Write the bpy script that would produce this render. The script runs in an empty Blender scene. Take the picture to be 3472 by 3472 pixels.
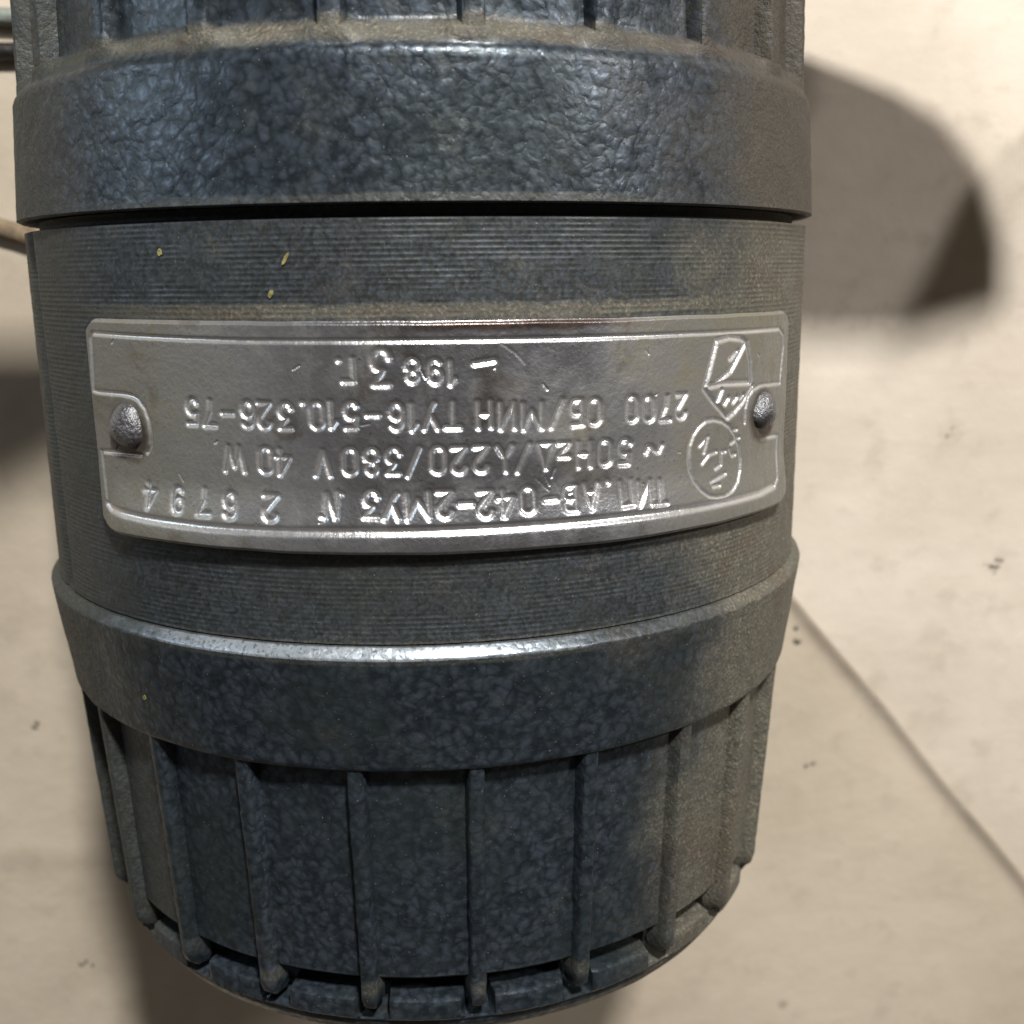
import bpy, math, random
import numpy as np
from mathutils import Matrix, Vector
random.seed(4); np.random.seed(4)
sc = bpy.context.scene
COL = sc.collection
R = 0.045                       # radius of the motor shell in metres; everything below is in shell radii times R
G = 1.05                        # distance from the motor axis down to the floor
# ---- frame: the motor's own frame has its axis on Z; the motor lies on the floor, so motor -Y is world up
MF = Matrix(((1, 0, 0, 0), (0, 0, 1, 0), (0, -1, 0, G * R), (0, 0, 0, 1)))
def W(x, y, z): return MF @ Vector((x * R, y * R, z * R))

# ================= camera, world, lamps, exposure =================
cam = bpy.data.cameras.new('camera'); co = bpy.data.objects.new('camera', cam); COL.objects.link(co)
right = Vector((0.99697705, -0.07677886, -0.01190682)); up = Vector((0.02826346, 0.2156348, 0.97606496)); fwd = Vector((0.07237363, 0.97345089, -0.21715298))
rot = Matrix((right, up, -fwd)).transposed()
mw = (MF.to_3x3() @ rot).to_4x4(); mw.translation = W(0, -3.0562, 0)
co.matrix_world = mw
cam.sensor_width = 36; cam.sensor_fit = 'HORIZONTAL'; cam.lens = 36 * 1.06066
cam.clip_start = 0.005; cam.clip_end = 20
cam.dof.use_dof = True; cam.dof.focus_distance = 2.25 * R; cam.dof.aperture_fstop = 36
sc.camera = co
w = bpy.data.worlds.new('World'); sc.world = w; w.use_nodes = True
bg = w.node_tree.nodes['Background']; bg.inputs[0].default_value = (1.0, 0.84, 0.69, 1); bg.inputs[1].default_value = 0.085
def lamp(name, pos, target, power, color, sx, sy):
    l = bpy.data.lights.new(name, 'AREA'); l.shape = 'RECTANGLE'; l.size = sx * R; l.size_y = sy * R; l.energy = power; l.color = color
    o = bpy.data.objects.new(name, l); COL.objects.link(o)
    p = W(*pos); o.location = p
    o.rotation_euler = (W(*target) - p).to_track_quat('-Z', 'Y').to_euler()
    return o
lamp('ceiling_lamp', (2.0, -9.5, 10), (0.5, 1, -.8), 7.8, (1.0, .968, .92), 1.1, 1.1)
lamp('ceiling_lamp', (9, -8, 6), (-.3, 1, -.6), 1.55, (1.0, .95, .91), 1.3, 1.6)
lamp('window_light', (-11, -3.2, 4.0), (-.5, -.5, 0), .5, (.78, .90, 1.0), 3, 6)
sc.view_settings.view_transform = 'Standard'; sc.view_settings.look = 'None'; sc.view_settings.exposure = 0; sc.view_settings.gamma = 1
sc.cycles.max_bounces = 6; sc.cycles.use_denoising = True

# ================= helpers =================
def mesh_np(name, V, F, mat, parent=None, smooth=True, sharp=None):
    me = bpy.data.meshes.new(name)
    V = np.asarray(V, dtype=np.float32); F = np.asarray(F, dtype=np.int32)
    me.vertices.add(len(V)); me.vertices.foreach_set('co', V.ravel())
    n = F.shape[1]
    me.loops.add(F.size); me.loops.foreach_set('vertex_index', F.ravel())
    me.polygons.add(len(F)); me.polygons.foreach_set('loop_start', np.arange(0, F.size, n, dtype=np.int32))
    me.polygons.foreach_set('use_smooth', np.full(len(F), smooth, dtype=bool))
    me.update(calc_edges=True); me.validate()
    if sharp: me.set_sharp_from_angle(angle=math.radians(sharp))
    me.materials.append(mat)
    o = bpy.data.objects.new(name, me); COL.objects.link(o)
    if parent: o.parent = parent
    return o
def grid_faces(nu, nv, wrap=False, flip=False):
    # vertices index = j*nu+i  (i across u, j along v)
    iu = np.arange(nu if wrap else nu - 1); jv = np.arange(nv - 1)
    I, J = np.meshgrid(iu, jv); I2 = (I + 1) % nu
    a, b, c, d = J * nu + I, J * nu + I2, (J + 1) * nu + I2, (J + 1) * nu + I
    f = np.stack([a, b, c, d] if not flip else [d, c, b, a], -1)
    return f.reshape(-1, 4)
def vnoise(x, y, seed, px=None):
    """value noise; px = integer period in x"""
    rs = np.random.RandomState(seed); n = 256; T = rs.rand(n, n)
    xi = np.floor(x).astype(int); yi = np.floor(y).astype(int); fx = x - xi; fy = y - yi
    fx = fx * fx * (3 - 2 * fx); fy = fy * fy * (3 - 2 * fy)
    m = (lambda q: np.mod(q, px)) if px else (lambda q: np.mod(q, n))
    a = T[m(xi), np.mod(yi, n)]; b = T[m(xi + 1), np.mod(yi, n)]; c = T[m(xi), np.mod(yi + 1, n)]; d = T[m(xi + 1), np.mod(yi + 1, n)]
    return (a * (1 - fx) + b * fx) * (1 - fy) + (c * (1 - fx) + d * fx) * fy - .5
def smooth01(t): t = np.clip(t, 0, 1); return t * t * (3 - 2 * t)
def lathe(name, prof, nseg, mat, parent, rfun=None, sharp=None, resample=None):
    """prof: (r, z) from top to bottom, motor frame in shell radii; rfun(theta, z, r, k)->r"""
    prof = np.array(prof, float)
    if resample:
        out = [prof[0]]
        for a, b in zip(prof[:-1], prof[1:]):
            n = max(1, int(np.ceil(np.hypot(*(b - a)) / resample)))
            for k in range(1, n + 1): out.append(a + (b - a) * k / n)
        prof = np.array(out)
    th = np.linspace(0, 2 * np.pi, nseg, endpoint=False)
    TH, K = np.meshgrid(th, np.arange(len(prof)))
    r = prof[K, 0]; z = prof[K, 1]
    if rfun is not None: r = rfun(TH, z, r, K)
    V = np.stack([r * np.sin(TH), -r * np.cos(TH), z], -1).reshape(-1, 3) * R
    F = grid_faces(nseg, len(prof), wrap=True, flip=True)
    return mesh_np(name, V, F, mat, parent, True, sharp)
def tag(o, label=None, cat=None, kind=None, group=None):
    if label: o['label'] = label
    if cat: o['category'] = cat
    if kind: o['kind'] = kind
    if group: o['group'] = group
    return o

# ================= materials =================
root = bpy.data.objects.new('electric_motor', None); COL.objects.link(root); root.matrix_world = MF
tag(root, 'dark blue-grey cylindrical electric motor with ribbed ends and a riveted aluminium nameplate', 'motor')

class NT:
    def __init__(s, name):
        s.m = bpy.data.materials.new(name); s.m.use_nodes = True; s.t = s.m.node_tree; s.b = s.t.nodes['Principled BSDF']
    def n(s, typ, **kw):
        nd = s.t.nodes.new(typ)
        for k, v in kw.items(): setattr(nd, k, v)
        return nd
    def l(s, a, b): s.t.links.new(a, b)
    def put(s, sock, v):
        if isinstance(v, bpy.types.NodeSocket): s.l(v, sock)
        else: sock.default_value = v
    def math(s, op, a, b=0.0, c=0.0, clamp=False):
        nd = s.n('ShaderNodeMath', operation=op, use_clamp=clamp); s.put(nd.inputs[0], a); s.put(nd.inputs[1], b); s.put(nd.inputs[2], c); return nd.outputs[0]
    def ss(s, v, lo, hi, a=0.0, b=1.0):
        nd = s.n('ShaderNodeMapRange', interpolation_type='SMOOTHSTEP'); s.put(nd.inputs[0], v); nd.inputs[1].default_value = lo; nd.inputs[2].default_value = hi
        nd.inputs[3].default_value = a; nd.inputs[4].default_value = b; return nd.outputs[0]
    def mix(s, f, a, b):
        nd = s.n('ShaderNodeMix', data_type='RGBA'); s.put(nd.inputs[0], f); s.put(nd.inputs[6], a); s.put(nd.inputs[7], b); return nd.outputs[2]
    def noise(s, vec, scale, detail=3, rough=.55, dist=0.0):
        nd = s.n('ShaderNodeTexNoise'); s.l(vec, nd.inputs['Vector']); nd.inputs['Scale'].default_value = scale; nd.inputs['Detail'].default_value = detail
        nd.inputs['Roughness'].default_value = rough; nd.inputs['Distortion'].default_value = dist; return nd.outputs['Fac']
    def vor(s, vec, scale, feat='F1', out='Distance', smooth=None):
        nd = s.n('ShaderNodeTexVoronoi', feature=feat); s.l(vec, nd.inputs['Vector']); nd.inputs['Scale'].default_value = scale
        if smooth is not None: nd.inputs['Smoothness'].default_value = smooth
        return nd.outputs[out]
    def coords(s, obj=None, scale=1 / R):
        tc = s.n('ShaderNodeTexCoord')
        if obj: tc.object = obj
        vm = s.n('ShaderNodeVectorMath', operation='SCALE'); s.l(tc.outputs['Object'], vm.inputs[0]); vm.inputs['Scale'].default_value = scale
        return vm.outputs[0]
    def sep(s, v): nd = s.n('ShaderNodeSeparateXYZ'); s.l(v, nd.inputs[0]); return nd.outputs
    def bump(s, h, dist, strength=1.0, normal=None):
        nd = s.n('ShaderNodeBump'); s.l(h, nd.inputs['Height']); nd.inputs['Distance'].default_value = dist; nd.inputs['Strength'].default_value = strength
        if normal: s.l(normal, nd.inputs['Normal'])
        return nd.outputs[0]
def rgb(r, g, b): return (r, g, b, 1)

def dust_mask(N, P, left=(-.62, -.98), right=(.36, .86), base=.12):
    """settled dirt: heavier on both flanks of the motor and along its ledges, edges broken up by noise"""
    x, y, z = N.sep(P)
    th = N.math('ARCTAN2', x, N.math('MULTIPLY', y, -1.0))
    big = N.noise(P, 2.3, 4, .6); med = N.noise(P, 9, 4, .65); fine = N.noise(P, 130, 2, .6)
    jit = N.math('MULTIPLY', N.math('SUBTRACT', big, .5), 1.1)
    tr = N.math('ADD', th, jit)
    mr = N.ss(tr, *right)
    ml = N.ss(N.math('ADD', th, N.math('MULTIPLY', jit, .5)), left[0], left[1])
    m = N.math('MAXIMUM', mr, N.math('MULTIPLY', ml, .8))
    # ledges where dust collects
    def band(zc, wd, k):
        zz = N.math('ADD', z, N.math('MULTIPLY', N.math('SUBTRACT', med, .5), wd * .9))
        d = N.math('ABSOLUTE', N.math('SUBTRACT', zz, zc)); return N.math('MULTIPLY', N.ss(d, wd, wd * .25), k)
    for zc, wd, k in ((.425, .034, .95), (-.072, .026, .9), (.130, .014, .35), (-.755, .010, .35), (-.722, .008, .5), (-1.55, .03, .5)):
        m = N.math('MAXIMUM', m, band(zc, wd, k))
    sp = N.math('ADD', N.math('MULTIPLY', N.ss(med, .52, .78), .45), base)
    m = N.math('MAXIMUM', m, N.math('MULTIPLY', sp, .6))
    m = N.math('MULTIPLY', m, N.ss(fine, .2, .62, .55, 1.0))
    return N.math('MINIMUM', m, 1.0), th, z, fine, med, jit

def paint(name, cell=45, bump_k=1.0, hammered=True, base=.02, wear_glint=True):
    N = NT(name); P = N.coords(root)
    m, th, z, fine, med, jit = dust_mask(N, P, base=base)
    warp = N.n('ShaderNodeVectorMath', operation='ADD')
    nz = N.n('ShaderNodeTexNoise'); N.l(P, nz.inputs['Vector']); nz.inputs['Scale'].default_value = cell * .7; nz.inputs['Detail'].default_value = 2
    sc_ = N.n('ShaderNodeVectorMath', operation='SCALE'); N.l(nz.outputs['Color'], sc_.inputs[0]); sc_.inputs['Scale'].default_value = .045
    N.l(P, warp.inputs[0]); N.l(sc_.outputs[0], warp.inputs[1])
    v = N.vor(warp.outputs[0], cell, 'F1')
    n2 = N.noise(P, cell * 1.4, 3, .55)
    tone = N.ss(v, .1, .75)
    c = N.mix(tone, rgb(.054, .071, .095), rgb(.016, .023, .031))
    c = N.mix(N.ss(n2, .40, .66, 0, .55), c, rgb(.034, .046, .056))
    c = N.mix(N.ss(N.noise(P, 3.1, 3), .45, .65, 0, .55), c, rgb(.026, .036, .038))
    spk = N.noise(P, 210, 1, .5); c = N.mix(N.ss(spk, .735, .80, 0, .8), c, rgb(.26, .27, .28))
    dustc = N.mix(N.noise(P, 30, 3), rgb(.045, .043, .032), rgb(.115, .104, .076))
    dustc = N.mix(N.ss(N.noise(P, 5.5, 2), .5, .66), dustc, rgb(.075, .060, .042))
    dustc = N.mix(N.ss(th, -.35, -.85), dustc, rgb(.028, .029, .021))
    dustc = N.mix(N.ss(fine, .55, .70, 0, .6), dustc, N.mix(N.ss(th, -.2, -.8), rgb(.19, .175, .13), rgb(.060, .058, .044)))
    grime_shade = N.math('MULTIPLY', N.ss(N.math('ADD', th, jit), .30, .60), N.ss(N.math('ADD', z, N.math('MULTIPLY', N.math('SUBTRACT', med, .5), .12)), .02, .15)); dustc = N.mix(N.math('MULTIPLY', grime_shade, .85), dustc, rgb(.036, .028, .019))  # brown dirt with shade painted in, right of the upper band
    if wear_glint:  # worn chamfer; the lamp's highlight is painted into its middle too
        wz = N.ss(N.math('ABSOLUTE', N.math('ADD', z, .7385)), .013, .0105)
        wt_ = N.math('MULTIPLY', N.ss(N.math('ABSOLUTE', N.math('ADD', th, N.math('ADD', .22, N.math('MULTIPLY', N.math('SUBTRACT', med, .5), .6)))), .62, .12), N.ss(fine, .30, .50, .35, 1.0))
        wm = N.math('MULTIPLY', wz, wt_); m = N.math('MULTIPLY', m, N.math('SUBTRACT', 1.0, wm)); c = N.mix(wm, c, rgb(.30, .34, .38))
    N.l(N.mix(m, c, dustc), N.b.inputs['Base Color'])
    N.put(N.b.inputs['Metallic'], N.math('MULTIPLY', N.math('SUBTRACT', 1.0, m), .55))
    rr = N.math('ADD', N.ss(n2, .3, .7, .28, .44), N.math('MULTIPLY', m, .38)); N.put(N.b.inputs['Roughness'], rr)
    h = N.math('ADD', N.math('MULTIPLY', v, -1.0 if hammered else -.4), N.math('MULTIPLY', n2, .3))
    h = N.math('ADD', h, N.math('MULTIPLY', fine, N.math('MULTIPLY', m, 1.6)))
    N.l(N.bump(h, .0015 * R * bump_k, .8), N.b.inputs['Normal'])
    return N.m
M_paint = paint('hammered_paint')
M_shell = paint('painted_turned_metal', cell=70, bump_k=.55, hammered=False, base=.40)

def alu(name, dirt=.5):
    N = NT(name); P = N.coords(root); x, y, z = N.sep(P)
    th = N.math('ARCTAN2', x, N.math('MULTIPLY', y, -1.0))
    cmb = N.n('ShaderNodeCombineXYZ'); N.l(N.math('MULTIPLY', th, 60), cmb.inputs[0]); N.l(N.math('MULTIPLY', z, 9), cmb.inputs[1])
    brushed = N.noise(cmb.outputs[0], 1.0, 4, .6)
    big = N.noise(P, 3.2, 4, .6); med = N.noise(P, 16, 4, .65); fine = N.noise(P, 110, 3, .6)
    side = N.math('MAXIMUM', N.ss(N.math('ADD', th, N.math('MULTIPLY', N.math('SUBTRACT', big, .5), .8)), .18, .62), N.ss(N.math('ADD', th, N.math('MULTIPLY', N.math('SUBTRACT', big, .5), .6)), -.10, -.62))
    d = N.math('ADD', N.math('MULTIPLY', side, .85), N.math('MULTIPLY', N.ss(big, .48, .68), .35))
    d = N.math('MULTIPLY', N.math('ADD', d, N.math('MULTIPLY', N.ss(med, .5, .7), .25)), N.ss(fine, .25, .6, .7, 1.0))
    # rusty run of dirt near the top edge
    zz = N.math('ADD', z, N.math('MULTIPLY', N.math('SUBTRACT', med, .5), .03))
    rust = N.math('MULTIPLY', N.ss(N.math('ABSOLUTE', N.math('SUBTRACT', zz, -.098)), .016, .004), N.ss(N.math('ABSOLUTE', N.math('SUBTRACT', th, .17)), .30, .12))
    c = N.mix(N.ss(brushed, .3, .7), rgb(.38, .39, .42), rgb(.28, .29, .32))
    c = N.mix(N.math('MULTIPLY', d, dirt * 1.9, clamp=True), c, rgb(.170, .160, .125))
    c = N.mix(N.ss(N.noise(P, 6.5, 5, .65, .6), .54, .68, 0, .55), c, rgb(.13, .11, .085))
    c = N.mix(N.ss(fine, .66, .74, 0, .7), c, rgb(.05, .045, .04))
    st = N.n('ShaderNodeAttribute', attribute_name='stamp').outputs['Fac']; d = N.math('MULTIPLY', d, N.math('SUBTRACT', 1.0, N.math('MULTIPLY', st, .85)))
    c = N.mix(N.math('MULTIPLY', st, .75), c, rgb(.80, .81, .83))      # clean metal in the strokes, painted brighter for the light they catch
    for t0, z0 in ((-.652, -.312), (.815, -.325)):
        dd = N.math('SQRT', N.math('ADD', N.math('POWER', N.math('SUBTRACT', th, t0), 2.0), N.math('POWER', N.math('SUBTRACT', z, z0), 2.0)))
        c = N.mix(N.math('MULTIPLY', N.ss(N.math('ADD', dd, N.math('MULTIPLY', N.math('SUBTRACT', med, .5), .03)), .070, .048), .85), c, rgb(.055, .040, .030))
    c = N.mix(N.math('MULTIPLY', rust, .8), c, rgb(.10, .06, .04))
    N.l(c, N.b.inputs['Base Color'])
    N.put(N.b.inputs['Metallic'], N.math('SUBTRACT', .95, N.math('MULTIPLY', d, .5)))
    N.put(N.b.inputs['Roughness'], N.math('ADD', N.ss(brushed, .3, .7, .27, .36), N.math('MULTIPLY', d, .18)))
    h = N.math('ADD', N.math('MULTIPLY', brushed, .25), N.math('MULTIPLY', fine, .6))
    N.l(N.bump(h, .0022 * R, .8), N.b.inputs['Normal'])
    return N.m
M_alu = alu('nameplate_aluminium')
def simple(name, col, rough=.6, metal=0.0, nscale=20, amt=.35, bump=0.002, rooted=True):
    N = NT(name); P = N.coords(root if rooted else None); n = N.noise(P, nscale, 4)
    dk = tuple(c * (1 - amt) for c in col[:3]) + (1,); lt = tuple(min(1, c * (1 + amt * .5)) for c in col[:3]) + (1,)
    N.l(N.mix(N.ss(n, .3, .7), dk, lt), N.b.inputs['Base Color']); N.b.inputs['Roughness'].default_value = rough; N.b.inputs['Metallic'].default_value = metal
    N.l(N.bump(N.noise(P, nscale * 5, 3), bump * R * 3, .8), N.b.inputs['Normal'])
    return N.m
M_rivet = simple('rivet_steel', rgb(.15, .15, .16), .42, .75, 25, .6, .002)
M_dark = simple('dark_recess', rgb(.018, .014, .012), .9, 0, 20)  # plain near-black colour for recesses, used on no part
M_fleck = simple('yellow_paint', rgb(.19, .17, .06), .8)

# ================= floor and paper =================
def paper_mat(name, c1, c2, seed):
    N = NT(name); P = N.coords(None)
    off = N.n('ShaderNodeVectorMath', operation='ADD'); N.l(P, off.inputs[0]); off.inputs[1].default_value = (seed, seed * .7, 0); P = off.outputs[0]
    a = N.noise(P, .9, 4, .6); b = N.noise(P, 6, 4, .6); f = N.noise(P, 60, 3, .6)
    c = N.mix(N.ss(a, .35, .65), c1, c2)
    c = N.mix(N.ss(b, .52, .72, 0, .30), c, rgb(.29, .245, .19))
    st = N.n('ShaderNodeMapping'); N.l(P, st.inputs[0]); st.inputs['Rotation'].default_value = (0, 0, .9); st.inputs['Scale'].default_value = (.8, 5.5, 1); c = N.mix(N.ss(N.noise(st.outputs[0], 1.6, 4, .65), .5, .72, 0, .14), c, rgb(.34, .28, .21))
    v = N.vor(P, 1.7); spot = N.math('MULTIPLY', N.ss(N.math('ADD', v, N.math('MULTIPLY', b, .06)), .085, .045), N.ss(N.noise(P, 1.3, 1), .5, .6))
    c = N.mix(N.math('MULTIPLY', spot, .55), c, rgb(.16, .13, .10))
    c = N.mix(N.ss(f, .62, .75, 0, .25), c, rgb(.36, .30, .23))
    N.l(c, N.b.inputs['Base Color']); N.b.inputs['Roughness'].default_value = .85
    h = N.math('ADD', N.math('MULTIPLY', b, 1.0), N.math('MULTIPLY', f, .12))
    N.l(N.bump(h, .012 * R, .5), N.b.inputs['Normal'])
    return N.m
M_floor = paper_mat('pale_board', rgb(.475, .42, .35), rgb(.56, .505, .43), 3.0)
M_sheet = paper_mat('kraft_paper', rgb(.39, .335, .262), rgb(.465, .405, .325), 11.0)
def plane_grid(name, xs, zs, hfun, mat):
    X, Z = np.meshgrid(xs, zs); H = hfun(X, Z)           # H = height above the floor, in shell radii
    V = np.stack([X, Z, H], -1).reshape(-1, 3) * R
    return mesh_np(name, V, grid_faces(len(xs), len(zs)), mat)
xs = np.linspace(-30, 30, 61); zs = np.linspace(-30, 30, 61)
fl = plane_grid('floor', xs, zs, lambda X, Z: -0.02 + 0 * X, M_floor); tag(fl, kind='structure')
# the sheet's free edge runs diagonally out from under the motor
def edge_x(Z):
    zk = np.array([-12., -4.0, -2.57, -1.27, 0, 3, 9]); xk = np.array([9.4, 3.72, 2.50, 1.41, .35, -2.4, -8])
    return np.interp(Z, zk, xk)
nv_, nu_ = 420, 90
Zs = np.linspace(-11, 6.5, nv_)
T = 1 - (1 - np.linspace(0, 1, nu_)) ** 2.2
Zg, Tg = np.meshgrid(Zs, T, indexing='ij')
Eg = edge_x(Zg) + .008 * np.sin(Zg * 3.1) + .004 * np.sin(Zg * 9.7)
Xg = -11 + Tg * (Eg + 11)
dist = Eg - Xg
H = .006 + .027 * np.exp(-(dist / .05) ** 2) + .012 * (vnoise(Xg * .9 + 50, Zg * .9 + 50, 5) + .5) * smooth01(dist / .3)
H += .008 * np.exp(-((Zg + 2.20 - .04 * Xg + .03 * np.sin(Xg * 4)) / .03) ** 2) * (Xg < -1)          # faint pressed crease across the sheet
H = np.clip(H, .004, .08)
inside = np.exp(-((np.abs(Xg) - .0) / .5) ** 4); H = np.where((Zg < 1.2) & (Zg > -1.8), H * (1 - inside) + .005 * inside, H)
Vt = np.stack([Xg, Zg, H], -1).reshape(-1, 3) * R
sheet = mesh_np('paper_sheet', Vt, grid_faces(nu_, nv_), M_sheet)
tag(sheet, 'beige kraft paper sheet under the motor with a diagonal free edge at lower right', 'paper')

def tube(name, pts, rad, mat, nseg=12):
    pts = [Vector(p) for p in pts]; dense = []
    for i in range(len(pts) - 1):
        p0 = pts[max(i - 1, 0)]; p1 = pts[i]; p2 = pts[i + 1]; p3 = pts[min(i + 2, len(pts) - 1)]
        for k in range(10):
            t = k / 10; dense.append(.5 * ((2 * p1) + (p2 - p0) * t + (2 * p0 - 5 * p1 + 4 * p2 - p3) * t * t + (-p0 + 3 * p1 - 3 * p2 + p3) * t ** 3))
    dense.append(pts[-1]); V = []
    for i, p in enumerate(dense):
        d = (dense[min(i + 1, len(dense) - 1)] - dense[max(i - 1, 0)]).normalized(); s = d.cross(Vector((0, 0, 1))).normalized(); u = s.cross(d)
        for k in range(nseg):
            a = 2 * math.pi * k / nseg; V.append((p + (s * math.cos(a) + u * math.sin(a)) * rad) * R)
    F = grid_faces(nseg, len(dense), wrap=True)
    return mesh_np(name, V, F, mat)
M_blk = simple('black_rubber', rgb(.012, .009, .009), .5, 0, 10, rooted=False)
M_gry = simple('grey_green_insulation', rgb(.24, .27, .24), .5, 0, 10, rooted=False)
M_brn = simple('tan_jute', rgb(.20, .15, .095), .9, 0, 30, rooted=False)
def cz(z): return z
tag(tube('cable', [(-6, .80, .04), (-3, .72, .04), (-1.6, .745, .04), (-.6, .75, .04)], .030, M_blk), 'thin black cable running out to the left from under the top of the motor', 'cable')
tag(tube('cable', [(-6, .98, .045), (-3, .93, .045), (-1.5, .86, .045), (-.4, .84, .045)], .030, M_gry), 'grey-green cable at the very top left corner, just above the black one', 'cable')
tag(tube('cord', [(-5, .5, .04), (-2.4, .36, .04), (-1.5, .17, .04), (-1.1, .02, .04), (-.4, -.05, .03)], .034, M_brn), 'tan cord slanting down behind the left edge of the motor', 'cord')

# ================= motor: shell =================
pitch = .0103
def shell_profile():
    zs_ = np.arange(.0965, -.7235, -pitch / 6); pr = [(.965, .1215), (.966, .105), (.972, .099), (.996, .0975)]
    return pr, zs_
pr, zs_ = shell_profile()
prof = pr + [(1.0, z) for z in zs_] + [(.996, -.7235), (.975, -.725), (.974, -.75)]
n0 = len(pr); n1 = n0 + len(zs_)
def shell_r(TH, z, r, K):
    on = (K >= n0) & (K < n1)
    t = TH / (2 * np.pi)
    ph = z / pitch + .10 * vnoise(t * 12, z * 3 + 40, 11, px=12)
    amp = .0009 * smooth01(.55 + 1.1 * vnoise(t * 40, z * 22 + 90, 12, px=40) + .8 * vnoise(t * 160, z * 60 + 90, 15, px=160))
    g = np.abs(np.sin(np.pi * ph)) * -amp
    n = .0016 * vnoise(t * 180, z * 30 + 30, 13, px=180) + .0007 * vnoise(t * 250, z * 90 + 30, 14, px=250) 
    thw = (TH + np.pi) % (2 * np.pi) - np.pi
    cut = -.014 * np.exp(-((thw + 1.07 + .06 * (z + .3)) / .022) ** 2)      # longitudinal seam on the left flank
    return np.where(on, r + g + n * .8 + cut, r)
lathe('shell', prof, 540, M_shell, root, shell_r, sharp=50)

# ================= end shields =================
def rough_r(amp, seed):
    def f(TH, z, r, K):
        t = TH / (2 * np.pi); return r + amp * vnoise(t * 90, z * 14 + 60, seed, px=90) + amp * .4 * vnoise(t * 240, z * 40 + 60, seed + 1, px=240)
    return f
OFF_UP, OFF_LO, NR = math.radians(5.6), math.radians(4.6), 24
def up_r(TH, z, r, K):
    r = rough_r(.003, 21)(TH, z, r, K)
    a = ((TH - OFF_UP) / (2 * np.pi) * NR) % 1.0; a = np.minimum(a, 1 - a) * 2      # 0 at a rib, 1 midway between two
    pocket = smooth01((z - .40) / .05) * smooth01((a - .10) / .35)
    w1 = (1 - smooth01((a - .24) / .30)) * smooth01((z - .392) / .006) * smooth01((.447 - z) / .022)
    r = r * (1 - w1) + np.maximum(r, .9865 - (z - .392) * .06) * w1
    return r - .004 * pocket
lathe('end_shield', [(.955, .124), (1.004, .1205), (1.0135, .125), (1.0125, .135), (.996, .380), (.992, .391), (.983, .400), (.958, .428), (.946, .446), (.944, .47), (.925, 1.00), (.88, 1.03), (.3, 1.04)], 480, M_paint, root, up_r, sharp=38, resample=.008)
def lo_r(TH, z, r, K):
    return rough_r(.0026, 31)(TH, z, r, K)
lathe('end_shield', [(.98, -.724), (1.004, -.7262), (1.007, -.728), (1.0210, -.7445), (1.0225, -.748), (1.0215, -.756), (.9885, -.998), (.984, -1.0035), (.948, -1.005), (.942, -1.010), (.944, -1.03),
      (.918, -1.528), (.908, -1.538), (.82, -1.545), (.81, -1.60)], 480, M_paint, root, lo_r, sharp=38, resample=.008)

def rib_mesh(z0, z1, r0, r1, rb0, rb1, wt, wb, tip, name):
    """a cast rib standing out at theta=0 between z0 (upper) and z1 (lower)"""
    n = 30; sec = []
    for i in range(n + 1):
        t = i / n; z = z0 + (z1 - z0) * t; ro = r0 + (r1 - r0) * t; rb = rb0 + (rb1 - rb0) * t; k = 1.0; kw = 1.0
        d = (z - z1) if tip > 0 else 1
        if tip > 0 and d < tip:
            q = 1 - d / tip; k = math.sqrt(max(0, 1 - q * q * .92)); kw = .25 + .75 * k
        ro2 = rb + (ro - rb) * (.35 + .65 * k)
        jx = random.uniform(-.0012, .0012)
        for (xx, rr) in ((-wb / 2, rb), (-wt * .60, rb + (ro2 - rb) * .55), (-wt * .52, rb + (ro2 - rb) * .93), (-wt * .36, ro2), (wt * .36, ro2), (wt * .52, rb + (ro2 - rb) * .93), (wt * .60, rb + (ro2 - rb) * .55), (wb / 2, rb)):
            sec.append((xx * kw + jx, -(rr + random.uniform(-.0008, .0008)), z))
    V = np.array(sec) * R; F = grid_faces(8, n + 1, wrap=True).tolist()
    me = bpy.data.meshes.new(name); me.from_pydata([tuple(v) for v in V], [], F + [list(range(7, -1, -1)), [n * 8 + k for k in range(8)]])
    me.polygons.foreach_set('use_smooth', [True] * len(me.polygons)); me.set_sharp_from_angle(angle=math.radians(50)); me.materials.append(M_paint); me.update()
    return me
sh_up = [o for o in COL.objects if o.name == 'end_shield'][0]; sh_lo = [o for o in COL.objects if o.name == 'end_shield.001'][0]
m_up = rib_mesh(1.0, .405, .966, .984, .90, .935, .040, .056, 0, 'rib')
m_lo = rib_mesh(-.995, -1.615, .982, .940, .93, .885, .031, .050, .040, 'rib')
for me, off, par in ((m_up, OFF_UP, sh_up), (m_lo, OFF_LO, sh_lo)):
    for k in range(NR):
        o = bpy.data.objects.new('rib', me); COL.objects.link(o); o.parent = par; o.rotation_euler = (0, 0, off + k * 2 * math.pi / NR + random.uniform(-.006, .006))

# end cover with a notch at every rib tip
def cov_r(TH, z, r, K):
    a = ((TH - OFF_LO) / (2 * np.pi) * NR) % 1.0; a = np.minimum(a, 1 - a) * (2 * np.pi / NR)
    n = (1 - smooth01((a - .028) / .014)) * smooth01((z + 1.650) / .018)
    return r - .075 * n * (r > .8) + .002 * vnoise(TH / (2 * np.pi) * 90, z * 20 + 30, 51, px=90)
lathe('end_cover', [(.78, -1.590), (.905, -1.591), (.915, -1.596), (.917, -1.605), (.915, -1.640), (.903, -1.652), (.897, -1.655), (.893, -1.672), (.875, -1.700), (.84, -1.715), (.3, -1.72), (.0, -1.72)], 576, M_paint, root, cov_r, sharp=40, resample=.007)
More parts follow.
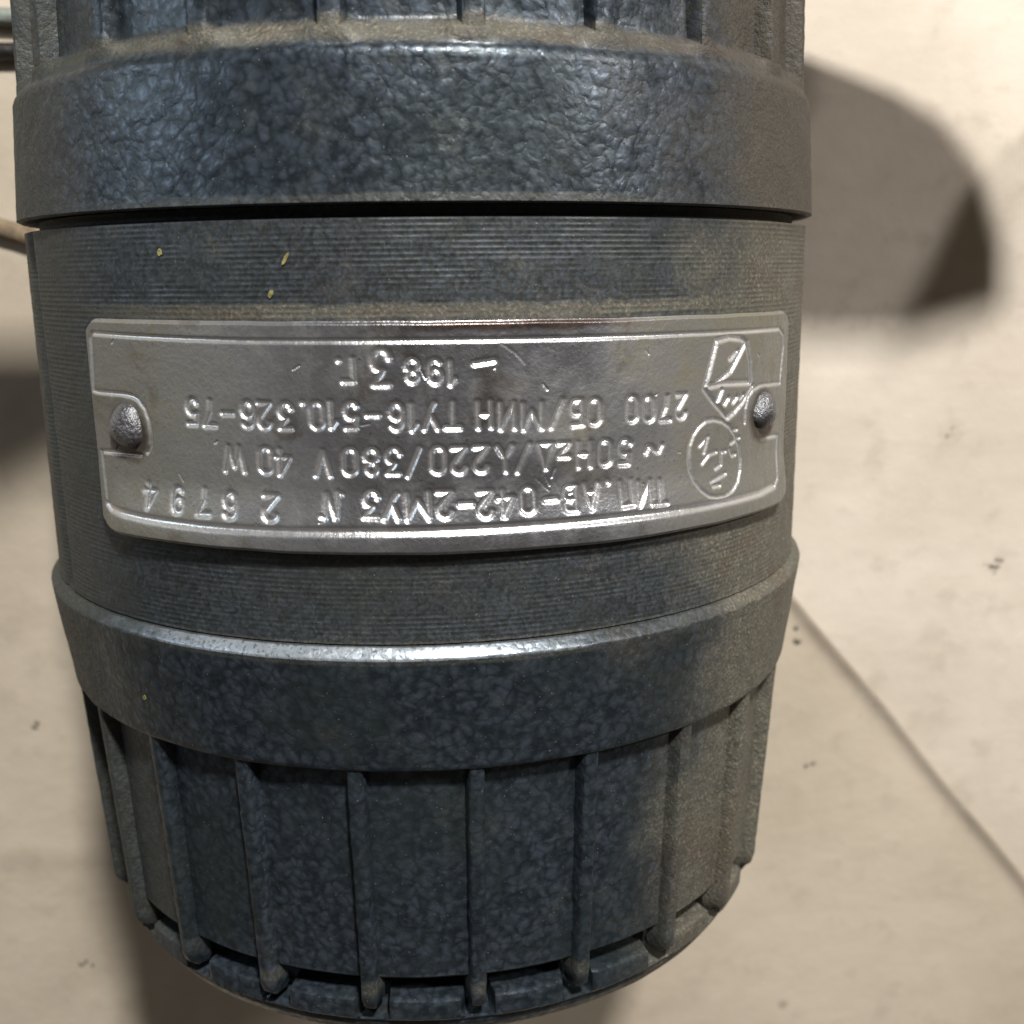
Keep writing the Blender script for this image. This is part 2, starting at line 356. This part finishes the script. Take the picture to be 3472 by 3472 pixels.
# added, unseen: plate above the frame, its two ears shaped to cast shadows
def add_shadow_flange():
    shadow_earR = [(0.8, -0.36), (1.42, 0.665), (1.75, 0.538), (1.934, 0.428), (2.073, 0.269), (2.18, -0.001), (2.198, -0.199), (1.849, -0.301), (1.515, -0.295), (0.8, 0.75)]
    shadow_earL = [(-0.8, 0.1), (-0.808, -0.344), (-0.948, -0.344), (-1.247, -0.344), (-1.356, -0.522), (-1.039, -0.818), (-0.866, -0.711), (-0.728, -0.609), (-0.8, -0.44)]
    out = []
    def arc(a0, a1, n=24): return [(.9 * math.cos(a0 + (a1 - a0) * i / n), .9 * math.sin(a0 + (a1 - a0) * i / n)) for i in range(n + 1)]
    pts = shadow_earR + arc(.95, 2.75) + shadow_earL + arc(3.75, 5.80)
    n = len(pts); z0, z1 = 1.05, 1.10
    V = [(x * R, y * R, z0 * R) for x, y in pts] + [(x * R, y * R, z1 * R) for x, y in pts]
    me = bpy.data.meshes.new('shadow_flange'); me.from_pydata(V, [], [list(range(n))[::-1], list(range(n, 2 * n))] + [[i, (i + 1) % n, n + (i + 1) % n, n + i] for i in range(n)])
    me.materials.append(M_paint); me.update()
    o = bpy.data.objects.new('shadow_flange', me); COL.objects.link(o); o.parent = root
add_shadow_flange()
lathe('shaft', [(.0, 1.45), (.14, 1.45), (.15, 1.44), (.15, 1.02)], 48, M_rivet, root)

# ================= nameplate with stamped lettering =================
S0, S1, ZT, ZB = -.770, .950, -.090, -.533
TILT = -.0065
RC = .045
nu, nv = 1260, 430
u = np.linspace(0, 1, nu); 
# sample more densely nowhere in particular; even spacing along the arc
s = S0 + (S1 - S0) * u
hh = (ZT - ZB) / 2
def half(s_):
    e = np.minimum(s_ - S0, S1 - s_); e = np.clip(e, 0, RC); return hh - (RC - np.sqrt(np.clip(RC ** 2 - (RC - e) ** 2, 0, None)))
hv = half(s); v = np.linspace(1, -1, nv)
S = np.repeat(s[None, :], nv, 0); Z0 = (ZT + ZB) / 2 + v[:, None] * hv[None, :]
edge_wob = .0016 * vnoise(S * 14 + 70, Z0 * 0 + 3, 61)
Zp = Z0 + TILT * S + edge_wob
D = np.zeros_like(S)
def stroke(pts, width, depth, closed=False):
    pts = np.array(pts, float)
    for a, b in zip(pts[:-1], pts[1:]):
        m = width * 3.2
        lo = np.minimum(a, b) - m; hi = np.maximum(a, b) + m
        i0, i1 = np.searchsorted(s, [lo[0], hi[0]])
        zc = Zp[:, nu // 2]; 
        j0 = max(0, int((ZT + .02 - hi[1]) / (ZT - ZB) * nv) - 8); j1 = min(nv, int((ZT + .02 - lo[1]) / (ZT - ZB) * nv) + 28)
        j0 = max(0, j0 - 22)
        if i1 <= i0 or j1 <= j0: continue
        sx = S[j0:j1, i0:i1]; zx = Zp[j0:j1, i0:i1]; d = b - a; L = d @ d + 1e-12
        t = np.clip(((sx - a[0]) * d[0] + (zx - a[1]) * d[1]) / L, 0, 1)
        q = np.hypot(sx - a[0] - t * d[0], zx - a[1] - t * d[1])
        g = depth * np.exp(-(q / width) ** 2.4)
        D[j0:j1, i0:i1] = np.maximum(D[j0:j1, i0:i1], g)
def ring(cx, cy, rx, ry, a0, a1, n=12): return [(cx + rx * math.cos(math.radians(a0 + (a1 - a0) * i / n)), cy + ry * math.sin(math.radians(a0 + (a1 - a0) * i / n))) for i in range(n + 1)]
O = [ring(.5, .75, .42, .25, 0, 180) + ring(.5, .25, .42, .25, 180, 360) + [(.92, .75)]]
FONT = {'0': O, '1': [[(.25, .78), (.55, 1), (.55, 0)]], '2': [ring(.5, .72, .42, .28, 165, -25) + [(.08, 0), (.95, 0)]],
 '3': [[(.1, 1), (.88, 1), (.42, .60)] + ring(.46, .30, .44, .30, 80, -165)], '8': [ring(.5, .76, .34, .23, -90, 270), ring(.5, .27, .43, .27, 90, 450)],
 '4': [[(.70, 0), (.70, 1), (.02, .30), (1.02, .30)]], '5': [[(.88, 1), (.2, 1), (.14, .58)] + ring(.46, .31, .44, .31, 115, -150)],
 '6': [ring(.52, .70, .40, .30, 35, 180) + [(.12, .3)], ring(.52, .30, .40, .30, 0, 360)], '9': [ring(.48, .70, .40, .30, 0, 360), [(.88, .7)] + ring(.48, .30, .40, .30, 0, -145)],
 '7': [[(.05, 1), (.95, 1), (.5, .45), (.42, 0)]], 'N': [[(-.15, .08), (.05, 0), (.22, 1), (.82, .05), (.95, 1), (1.15, .95)]], 'У': [[(.05, 1), (.5, .42)], [(.95, 1), (.45, .22), (.2, .0)]],
 'М': [[(-.22, 0), (-.2, 1), (.5, .3), (1.2, 1), (1.22, 0)]], 'M': [[(-.2, 0), (-.15, 1), (.5, .3), (1.15, 1), (1.2, 0)]], '-': [[(.1, .47), (.9, .47)]], '_': [[(.0, .45), (1.5, .55)]], '.': [[(.5, .02), (.5, .05)]],
 'В': [[(.08, 0), (.08, 1), (.6, 1)] + ring(.58, .77, .28, .23, 90, -90) + [(.08, .54)], [(.6, .54)] + ring(.6, .27, .32, .27, 90, -90) + [(.08, 0)]],
 'А': [[(0, 0), (.5, 1), (1, 0)], [(.2, .36), (.8, .36)]], 'П': [[(.05, 0), (.05, 1), (.95, 1), (.95, 0)]], 'И': [[(0, 1), (0, 0), (1, 1), (1, 0)]], 'Т': [[(0, 1), (1, 1)], [(.5, 1), (.5, 0)]],
 'W': [[(-.25, 1), (.1, 0), (.5, .8), (.9, 0), (1.25, 1)]], 'V': [[(0, 1), (.5, 0), (1, 1)]], '/': [[(.1, -.05), (.95, 1.05)]], 'Y': [[(0, 0), (.5, .5), (1, 0)], [(.5, .5), (.5, 1)]],
 'D': [[(0, 0), (.5, 1), (1, 0), (0, 0)]], 'z': [[(.1, .55), (.8, .55), (.1, 0), (.85, 0)]], 'H': [[(.05, 0), (.05, 1)], [(.95, 0), (.95, 1)], [(.05, .5), (.95, .5)]], 'Н': [[(.05, 0), (.05, 1)], [(.95, 0), (.95, 1)], [(.05, .5), (.95, .5)]],
 '~': [[(-.2, .35), (.05, .62), (.3, .6), (.7, .4), (.95, .38), (1.2, .65)]], 'Б': [[(.85, 1), (.08, 1), (.08, 0), (.55, 0)] + ring(.55, .28, .36, .28, -90, 90) + [(.08, .56)]], 'Г': [[(.1, 0), (.1, 1), (.9, 1)]]}
FONT['3*'] = FONT['3']
LINES = [
 (.0475, .0285, .0066, [('4',-.597,-.438),('9',-.525,-.441),('7',-.461,-.441),('6',-.401,-.443),('2',-.314,-.445)]),
 (.0480, .0290, .0058, [('N',-.192,-.435),('3',-.117,-.435),('У',-.077,-.438),('М',-.028,-.437),('2',.023,-.437),('-',.063,-.438),('2',.1,-.439),('4',.14,-.44),('0',.183,-.436),('-',.229,-.44),('В',.269,-.439),('А',.314,-.439),('.',.351,-.437),('П',.393,-.441),('И',.436,-.444),('Т',.475,-.447)]),
 (.0480, .0285, .0055, [('W',-.3875,-.352),('0',-.321,-.352),('4',-.286,-.354),('V',-.206,-.355),('0',-.154,-.352),('8',-.113,-.351),('3',-.072,-.351),('/',-.033,-.353),('0',.012,-.351),('2',.052,-.352),('2',.094,-.352),('Y',.14,-.352),('/',.176,-.354),('D',.22,-.352),('z',.255,-.353),('H',.300,-.354),('0',.347,-.355),('5',.391,-.356),('~',.461,-.356)]),
 (.0480, .0270, .0055, [('5',-.4765,-.261),('7',-.436,-.263),('-',-.396,-.264),('6',-.353,-.264),('2',-.318,-.264),('3',-.276,-.266),('.',-.239,-.262),('0',-.213,-.263),('1',-.185,-.262),('5',-.148,-.263),('-',-.1065,-.265),('6',-.063,-.266),('1',-.033,-.267),('У',0,-.267),('Т',.042,-.266),('Н',.101,-.267),('И',.145,-.27),('M',.194,-.273),('/',.243,-.27),('Б',.2845,-.272),('0',.323,-.271),('0',.407,-.272),('0',.447,-.274),('7',.489,-.277),('2',.531,-.276)]),
 (.0420, .0260, .0056, [('.',-.167,-.179),('Г',-.150,-.178),('8',-.0314,-.181),('9',.0105,-.184),('1',.040,-.186),('_',.11,-.168)]),
 (.0640, .0350, .0070, [('3*',-.089,-.173)])]
for h, wd, sw, chars in LINES:
    for c, cs, czv in chars:
        jz = random.uniform(-.001, .001); tl = random.uniform(-.04, .04)
        for pl in FONT[c]:
            pts = []
            for gx, gy in pl:
                px, py = (gx - .5) * wd, (gy - .5) * h
                px, py = px * math.cos(tl) - py * math.sin(tl), px * math.sin(tl) + py * math.cos(tl)
                pts.append((cs - px, czv - py + jz))                                # the plate is riveted on upside down
            stroke(pts, sw * 1.0, .0048 * random.uniform(.85, 1.15))
mark = [[(.5952,-.244),(.6301,-.147),(.672,-.142),(.7138,-.147),(.7365,-.157)],[(.7313,-.157),(.6789,-.212),(.637,-.232)],[(.7016,-.173),(.6754,-.187)],[(.6126,-.24),(.6528,-.237),(.7505,-.243)],[(.7365,-.157),(.7522,-.198),(.7592,-.246)],[(.5952,-.244),(.6248,-.273),(.672,-.312)],[(.7662,-.253),(.7348,-.278),(.6964,-.302),(.672,-.312)],[(.651,-.251),(.637,-.274)],[(.6737,-.27),(.6615,-.281)],[(.7034,-.271),(.6912,-.28)],[(.7295,-.269),(.7191,-.275)]]
emblem = [[(.5847,-.363),(.6091,-.347),(.5986,-.379)],[(.5934,-.401),(.6144,-.384),(.637,-.381)],[(.6353,-.417),(.6528,-.411),(.6545,-.384),(.6685,-.384)],[(.6877,-.369),(.7173,-.36)],[(.6842,-.382),(.6929,-.396),(.7034,-.395)],[(.6196,-.443),(.6667,-.432)],[(.6964,-.343),(.7069,-.341)],[(.6248,-.454),(.644,-.454)],
 [(.6283,-.311),(.6545,-.318),(.6807,-.332),(.7016,-.353),(.7173,-.379),(.7243,-.406),(.7208,-.432),(.7086,-.455),(.6877,-.471),(.6632,-.479),(.6353,-.479),(.6091,-.472),(.5864,-.456),(.569,-.436),(.5568,-.411),(.5533,-.385),(.555,-.36),(.5655,-.338),(.5812,-.322),(.6021,-.312),(.6283,-.311)]]
for pl in mark: stroke(pl, .0062, .0050)
for pl in emblem: stroke(pl, .0048, .0036)
border_thin = [[(-.742,-.115),(-.65,-.117),(-.5184,-.120),(-.3473,-.1235),(-.1257,-.1245),(.0,-.125),(.2234,-.127),(.5376,-.129),(.8901,-.135),(.914,-.150),(.917,-.175),(.9023,-.258)],
 [(-.742,-.115),(-.7487,-.126),(-.7557,-.233),(-.7418,-.235),(-.66,-.235),(-.63,-.238),(-.6144,-.244),(-.597,-.262),(-.588,-.285),(-.5855,-.31),(-.589,-.335),(-.600,-.350)],[(-.62,-.357),(-.6824,-.358),(-.7487,-.360),(-.740,-.470)],
 [(.9023,-.258),(.8796,-.257),(.80,-.254),(.768,-.260),(.747,-.275),(.738,-.300),(.738,-.33)],[(.8167,-.374),(.9006,-.378),(.8919,-.478),(.875,-.490)]]
for pl in border_thin: stroke(pl, .0044, .0038)
stroke([(-.740,-.470),(-.722,-.479),(-.6109,-.485),(-.4608,-.488),(-.3316,-.488),(-.1414,-.486),(-.0122,-.486),(.20,-.486),(.3944,-.487),(.6091,-.491),(.80,-.4945),(.875,-.490)], .0075, .0056)
# scratches and a crack-like crease
for _ in range(26):
    a = random.uniform(0, 6.3); l = random.uniform(.004, .022); cx, cy = random.uniform(-.7, .9), random.uniform(-.5, -.11)
    stroke([(cx, cy), (cx + l * math.cos(a), cy + l * math.sin(a))], .0022, random.uniform(.001, .0022))
for pl in ([(.13,-.118),(.137,-.135),(.16,-.150),(.18,-.172)], [(.205,-.372),(.20,-.395),(.225,-.42)]): stroke(pl, .003, .0006)
Rp = 1.0155 + .0020 * vnoise(S * 9 + 20, Zp * 14 + 20, 71) + .0006 * vnoise(S * 30 + 20, Zp * 40 + 20, 72)
low = smooth01((-.40 - Zp) / .12) 
Rp = Rp + low * (.015 - .004 * np.clip(S, -1, 1)) * smooth01((S + .77) / .1) - .005 * smooth01((ZT + .05 - Zp < .0) * 1.0)
# the stamped field sags a little around the lettering
sag = np.exp(-((Zp + .30) / .22) ** 4) * np.exp(-((S - .05) / .72) ** 6); Rp -= .002 * sag
dv = (hv[None, :] - np.abs(v[:, None] * hv[None, :])); du = np.minimum(S - S0, S1 - S); ed = np.minimum(dv, du)
Rp -= .006 * (1 - smooth01(ed / .007))
Rp -= D
V = np.stack([Rp * np.sin(S), -Rp * np.cos(S), Zp], -1).reshape(-1, 3)
F = grid_faces(nu, nv, flip=True)
top = np.arange(nu); rgt = np.arange(nv) * nu + nu - 1; bot = (nv - 1) * nu + np.arange(nu)[::-1]; lft = (np.arange(nv) * nu)[::-1]
loop = np.concatenate([top, rgt[1:], bot[1:], lft[1:-1]])
Rl = np.hypot(V[loop, 0], V[loop, 1]); k = ((Rl - .009) / Rl)[:, None]; low_ring = V[loop].copy(); low_ring[:, :2] *= k
base = len(V); V = np.vstack([V, low_ring]); m = len(loop); i = np.arange(m); j = (i + 1) % m
F = np.vstack([F, np.stack([loop[i], loop[j], base + j, base + i], -1)])
plate = mesh_np('nameplate', V * R, F, M_alu, root, True, 60)
at = plate.data.attributes.new('stamp', 'FLOAT', 'POINT'); at.data.foreach_set('value', np.concatenate([np.clip(D.ravel() / .004, 0, 1), np.zeros(m)]).astype(np.float32))
plate['label'] = 'brushed aluminium nameplate stamped with upside-down text, held by two rivets'

def rivet(th, z, rx, ry, hgt):
    n, mm = 32, 10; V = []; rb = 1.012
    for jx in range(mm + 1):
        a = jx / mm * math.pi / 2; rr = math.cos(a); h = math.sin(a) ** .8
        for ix in range(n):
            p = 2 * math.pi * ix / n; wob = 1 + .06 * math.sin(3 * p + z * 50) + random.uniform(-.02, .02)
            ds, dz = rx * rr * math.cos(p) * wob, ry * rr * math.sin(p) * wob; rad = rb - .006 + hgt * h + random.uniform(-.0002, .0002) * (jx < mm)
            V.append((rad * math.sin(th + ds), -rad * math.cos(th + ds), z + dz))
    return mesh_np('rivet', np.array(V) * R, grid_faces(n, mm + 1, wrap=True), M_rivet, plate, True)
rivet(-.652, -.300, .045, .047, .036)
rivet(.815, -.312, .043, .042, .036)

# small yellow flecks of paint
def fleck(th, z, ln, wd, ang, rad):
    V = []
    for a in range(9):
        p = 2 * math.pi * a / 9; x = ln * math.cos(p) * random.uniform(.7, 1.2); y = wd * math.sin(p) * random.uniform(.7, 1.2)
        ds = x * math.cos(ang) - y * math.sin(ang); dz = x * math.sin(ang) + y * math.cos(ang)
        for rr in (rad, rad + .003): V.append((rr * math.sin(th + ds), -rr * math.cos(th + ds), z + dz))
    me = bpy.data.meshes.new('paint_fleck'); me.from_pydata([tuple(np.array(q) * R) for q in V], [], [[2 * i, 2 * ((i + 1) % 9), 2 * ((i + 1) % 9) + 1, 2 * i + 1] for i in range(9)] + [[2 * i + 1 for i in range(9)]])
    me.materials.append(M_fleck); me.update()
    o = bpy.data.objects.new('paint_fleck', me); COL.objects.link(o); o.parent = root
for f in ((-.536, .042, .006, .006, 0, 1.0), (-.262, .026, .015, .0035, 1.05, 1.0), (-.295, -.038, .009, .004, 1.2, 1.0), (-.69, -.90, .005, .006, .3, 1.003), (-.21, -1.012, .004, .004, 0, .957)): fleck(*f)

# added block on the floor past the right edge, shaped to cast a shadow wedge
pz = [(.0, 0), (.03, .30), (.20, .90), (.60, .50), (.66, 0)]; Vq = []
for dx in (0, .02, .5):
    for z, h in pz: Vq.append(((2.42 + dx + h * .03) * R, z * R, (h * (1 if dx < .1 else .05)) * R))
me = bpy.data.meshes.new('shadow_card'); me.from_pydata(Vq, [], [[0, 1, 2, 3, 4]] + [[i, i + 5, i + 6, i + 1] for i in range(4)] + [[i + 5, i + 10, i + 11, i + 6] for i in range(4)]); me.materials.append(M_sheet); me.update()
o = bpy.data.objects.new('shadow_card', me); COL.objects.link(o); tag(o, 'added folded beige card beyond the right edge, shaped to cast a shadow', 'cardboard')

# grit scattered on the paper
def grit():
    V, F = [], []
    spots = [(2.28, -1.16, .035), (1.44, -1.48, .045), (1.54, -2.03, .03), (-1.55, -1.70, .04), (-1.48, -2.75, .045), (2.05, -.62, .015)]
    for x, z, r_ in spots:
        for _ in range(3):
            cx, cy = x + random.gauss(0, r_ * .5), z + random.gauss(0, r_ * .5); q = r_ * random.uniform(.15, .38); b = len(V)
            for a in range(6):
                p = a * math.pi / 3; V.append(((cx + q * math.cos(p)) * R, (cy + q * math.sin(p)) * R, .018 * R))
            V.append((cx * R, cy * R, (.018 + q * .6) * R)); F += [[b + a, b + (a + 1) % 6, b + 6] for a in range(6)]
    me = bpy.data.meshes.new('grit'); me.from_pydata(V, [], F); me.materials.append(simple('dirt', rgb(.27, .235, .185), .95, 0, 20, rooted=False)); me.update()
    o = bpy.data.objects.new('grit', me); COL.objects.link(o); tag(o, kind='stuff')
grit()
